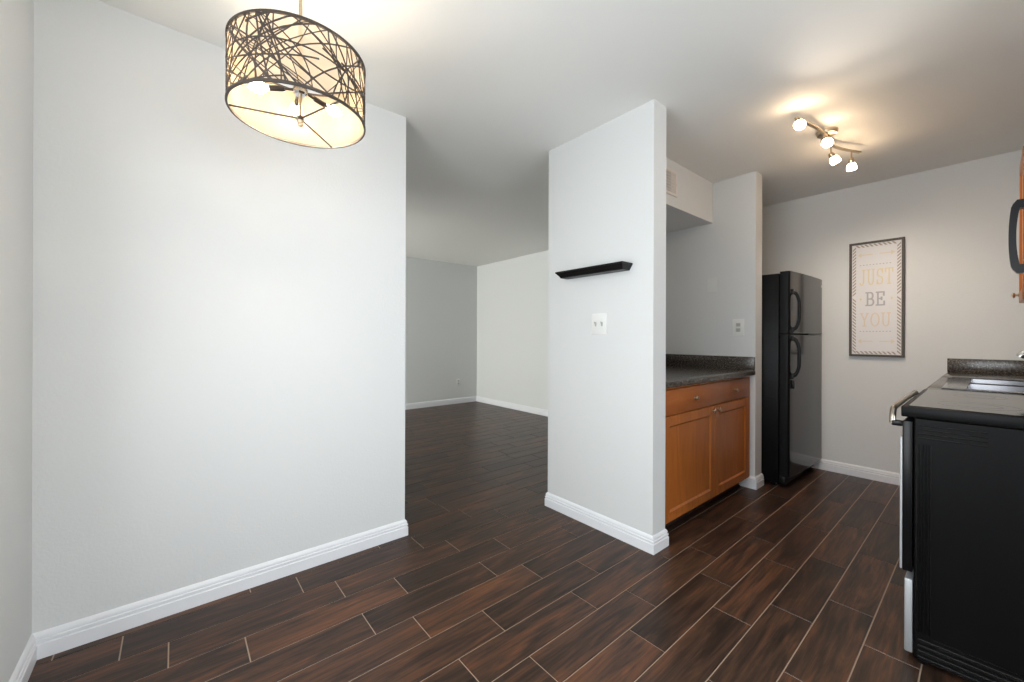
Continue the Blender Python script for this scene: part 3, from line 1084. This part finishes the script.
sp = MB()
for a in (163, -70, 46):
    t = math.radians(a)
    sp.tube([(PX, PY, PZ0 + .004), (PX + (PR - .002) * math.cos(t), PY + (PR - .002) * math.sin(t), PZ0 + .004)], .0028, 8)
sp.lathe((PX, PY, PZ0 - .002), (0, 0, 1), [(0, 0), (0, .012), (.012, .012), (.012, 0)], 18)
sp.build('spider', M['bronze'], pd)
MB().lathe((PX, PY, PZ0 - .002), (0, 0, -1), [(0, .010), (.004, .010), (.009, .008), (.013, .009), (.019, .007), (.022, 0)], 16).build('finial', M['nickel'], pd)
zc = PZ0 + .098
cl = MB().lathe((PX, PY, zc - .018), (0, 0, 1), [(0, 0), (0, .016), (.005, .022), (.032, .022), (.038, .014), (.040, 0)], 20).build('socket_cluster', M['chrome'], pd)
for a in (152, 20, 85):
    t = math.radians(a)
    dv = Vector((math.cos(t), math.sin(t), -.06)).normalized()
    c0 = Vector((PX, PY, zc))
    s = MB()
    s.cyl(c0 + dv * .018, c0 + dv * .048, .0045, seg=12)
    s.lathe(c0 + dv * .046, dv, [(0, 0), (0, .006), (.004, .0085), (.046, .0085), (.048, .007), (.048, 0)], 16)
    so = s.build('socket', M['bronze'], cl)
    s = MB().lathe(c0 + dv * .093, dv, [(0, 0), (0, .007), (.008, .009), (.020, .0155), (.032, .0175), (.042, .0155), (.052, .009), (.060, .003), (.063, 0)], 18)
    b = s.build('bulb', M['bulb'], pd)
    tag(b, 'glowing warm bulb')

# ------------------------------------------------------------------ kitchen ceiling spotlight bar
tl = thing('track_light', (3.09, .655, H), 'wavy nickel ceiling light bar with four lit glass spots', 'ceiling light')
MB().lathe((3.09, .655, H), (0, 0, -1), [(0, 0), (0, .056), (.010, .056), (.022, .050), (.027, .030), (.029, 0)], 28).build('canopy', M['nickel'], tl)
bar = [(2.655, .702), (2.72, .694), (2.79, .676), (2.87, .658), (2.95, .648), (3.02, .648), (3.09, .655), (3.16, .658), (3.24, .650), (3.31, .630), (3.37, .606), (3.43, .580), (3.475, .560)]
mb = MB()
vs = []
for i, (x, y) in enumerate(bar):
    a, b = bar[max(i - 1, 0)], bar[min(i + 1, len(bar) - 1)]
    d = Vector((b[0] - a[0], b[1] - a[1])).normalized()
    q = Vector((-d.y, d.x)) * .009
    vs += [(x + q.x, y + q.y, 2.386), (x + q.x, y + q.y, 2.394), (x - q.x, y - q.y, 2.394), (x - q.x, y - q.y, 2.386)]
n = len(bar)
mb._new(vs, [(4 * i + j, 4 * i + (j + 1) % 4, 4 * i + 4 + (j + 1) % 4, 4 * i + 4 + j) for i in range(n - 1) for j in range(4)] + [(0, 1, 2, 3), tuple(4 * n - 4 + j for j in (3, 2, 1, 0))])
mb.cyl((3.09, .655, 2.394), (3.09, .655, 2.412), .012, seg=14)
mb.build('bar', M['nickel'], tl)
heads = [((2.665, .700), (-.75, -.45, -.50), .030), ((2.985, .648), (-.70, -.50, -.55), .045), ((3.19, .655), (.45, -.35, -.80), .060), ((3.405, .592), (.40, .05, -.90), .055)]
for (x, y), dv, drop in heads:
    dv = Vector(dv).normalized()
    piv = Vector((x, y, 2.386 - drop))
    hd = MB()
    hd.cyl((x, y, 2.387), piv, .0045, seg=10)
    hd.lathe(piv - dv * .012, dv, [(0, 0), (0, .010), (.004, .014), (.018, .017), (.030, .0175), (.032, .014), (.032, 0)], 18)
    ho = hd.build('spot_head', M['nickel'], tl)
    g_ = MB().lathe(piv + dv * .019, dv, [(0, .014), (.005, .019), (.015, .024), (.030, .0265), (.044, .0255), (.046, .023), (.042, .018), (.040, 0)], 20)
    tag(g_.build('glass_shade', M['spot_glass'], ho), 'lit frosted glass spot shade')
    sl = bpy.data.lights.new('spot_beam', 'SPOT')      # the halogen's forward beam, at the mouth of the glass
    sl.energy, sl.color, sl.spot_size, sl.spot_blend, sl.shadow_soft_size = 15.0, (1.0, 0.84, 0.68), 2.1, 0.9, 0.025
    so_ = bpy.data.objects.new('spot_beam', sl)
    so_.location = piv + dv * .068
    so_.rotation_euler = dv.to_track_quat('-Z', 'Y').to_euler()
    COL.objects.link(so_)
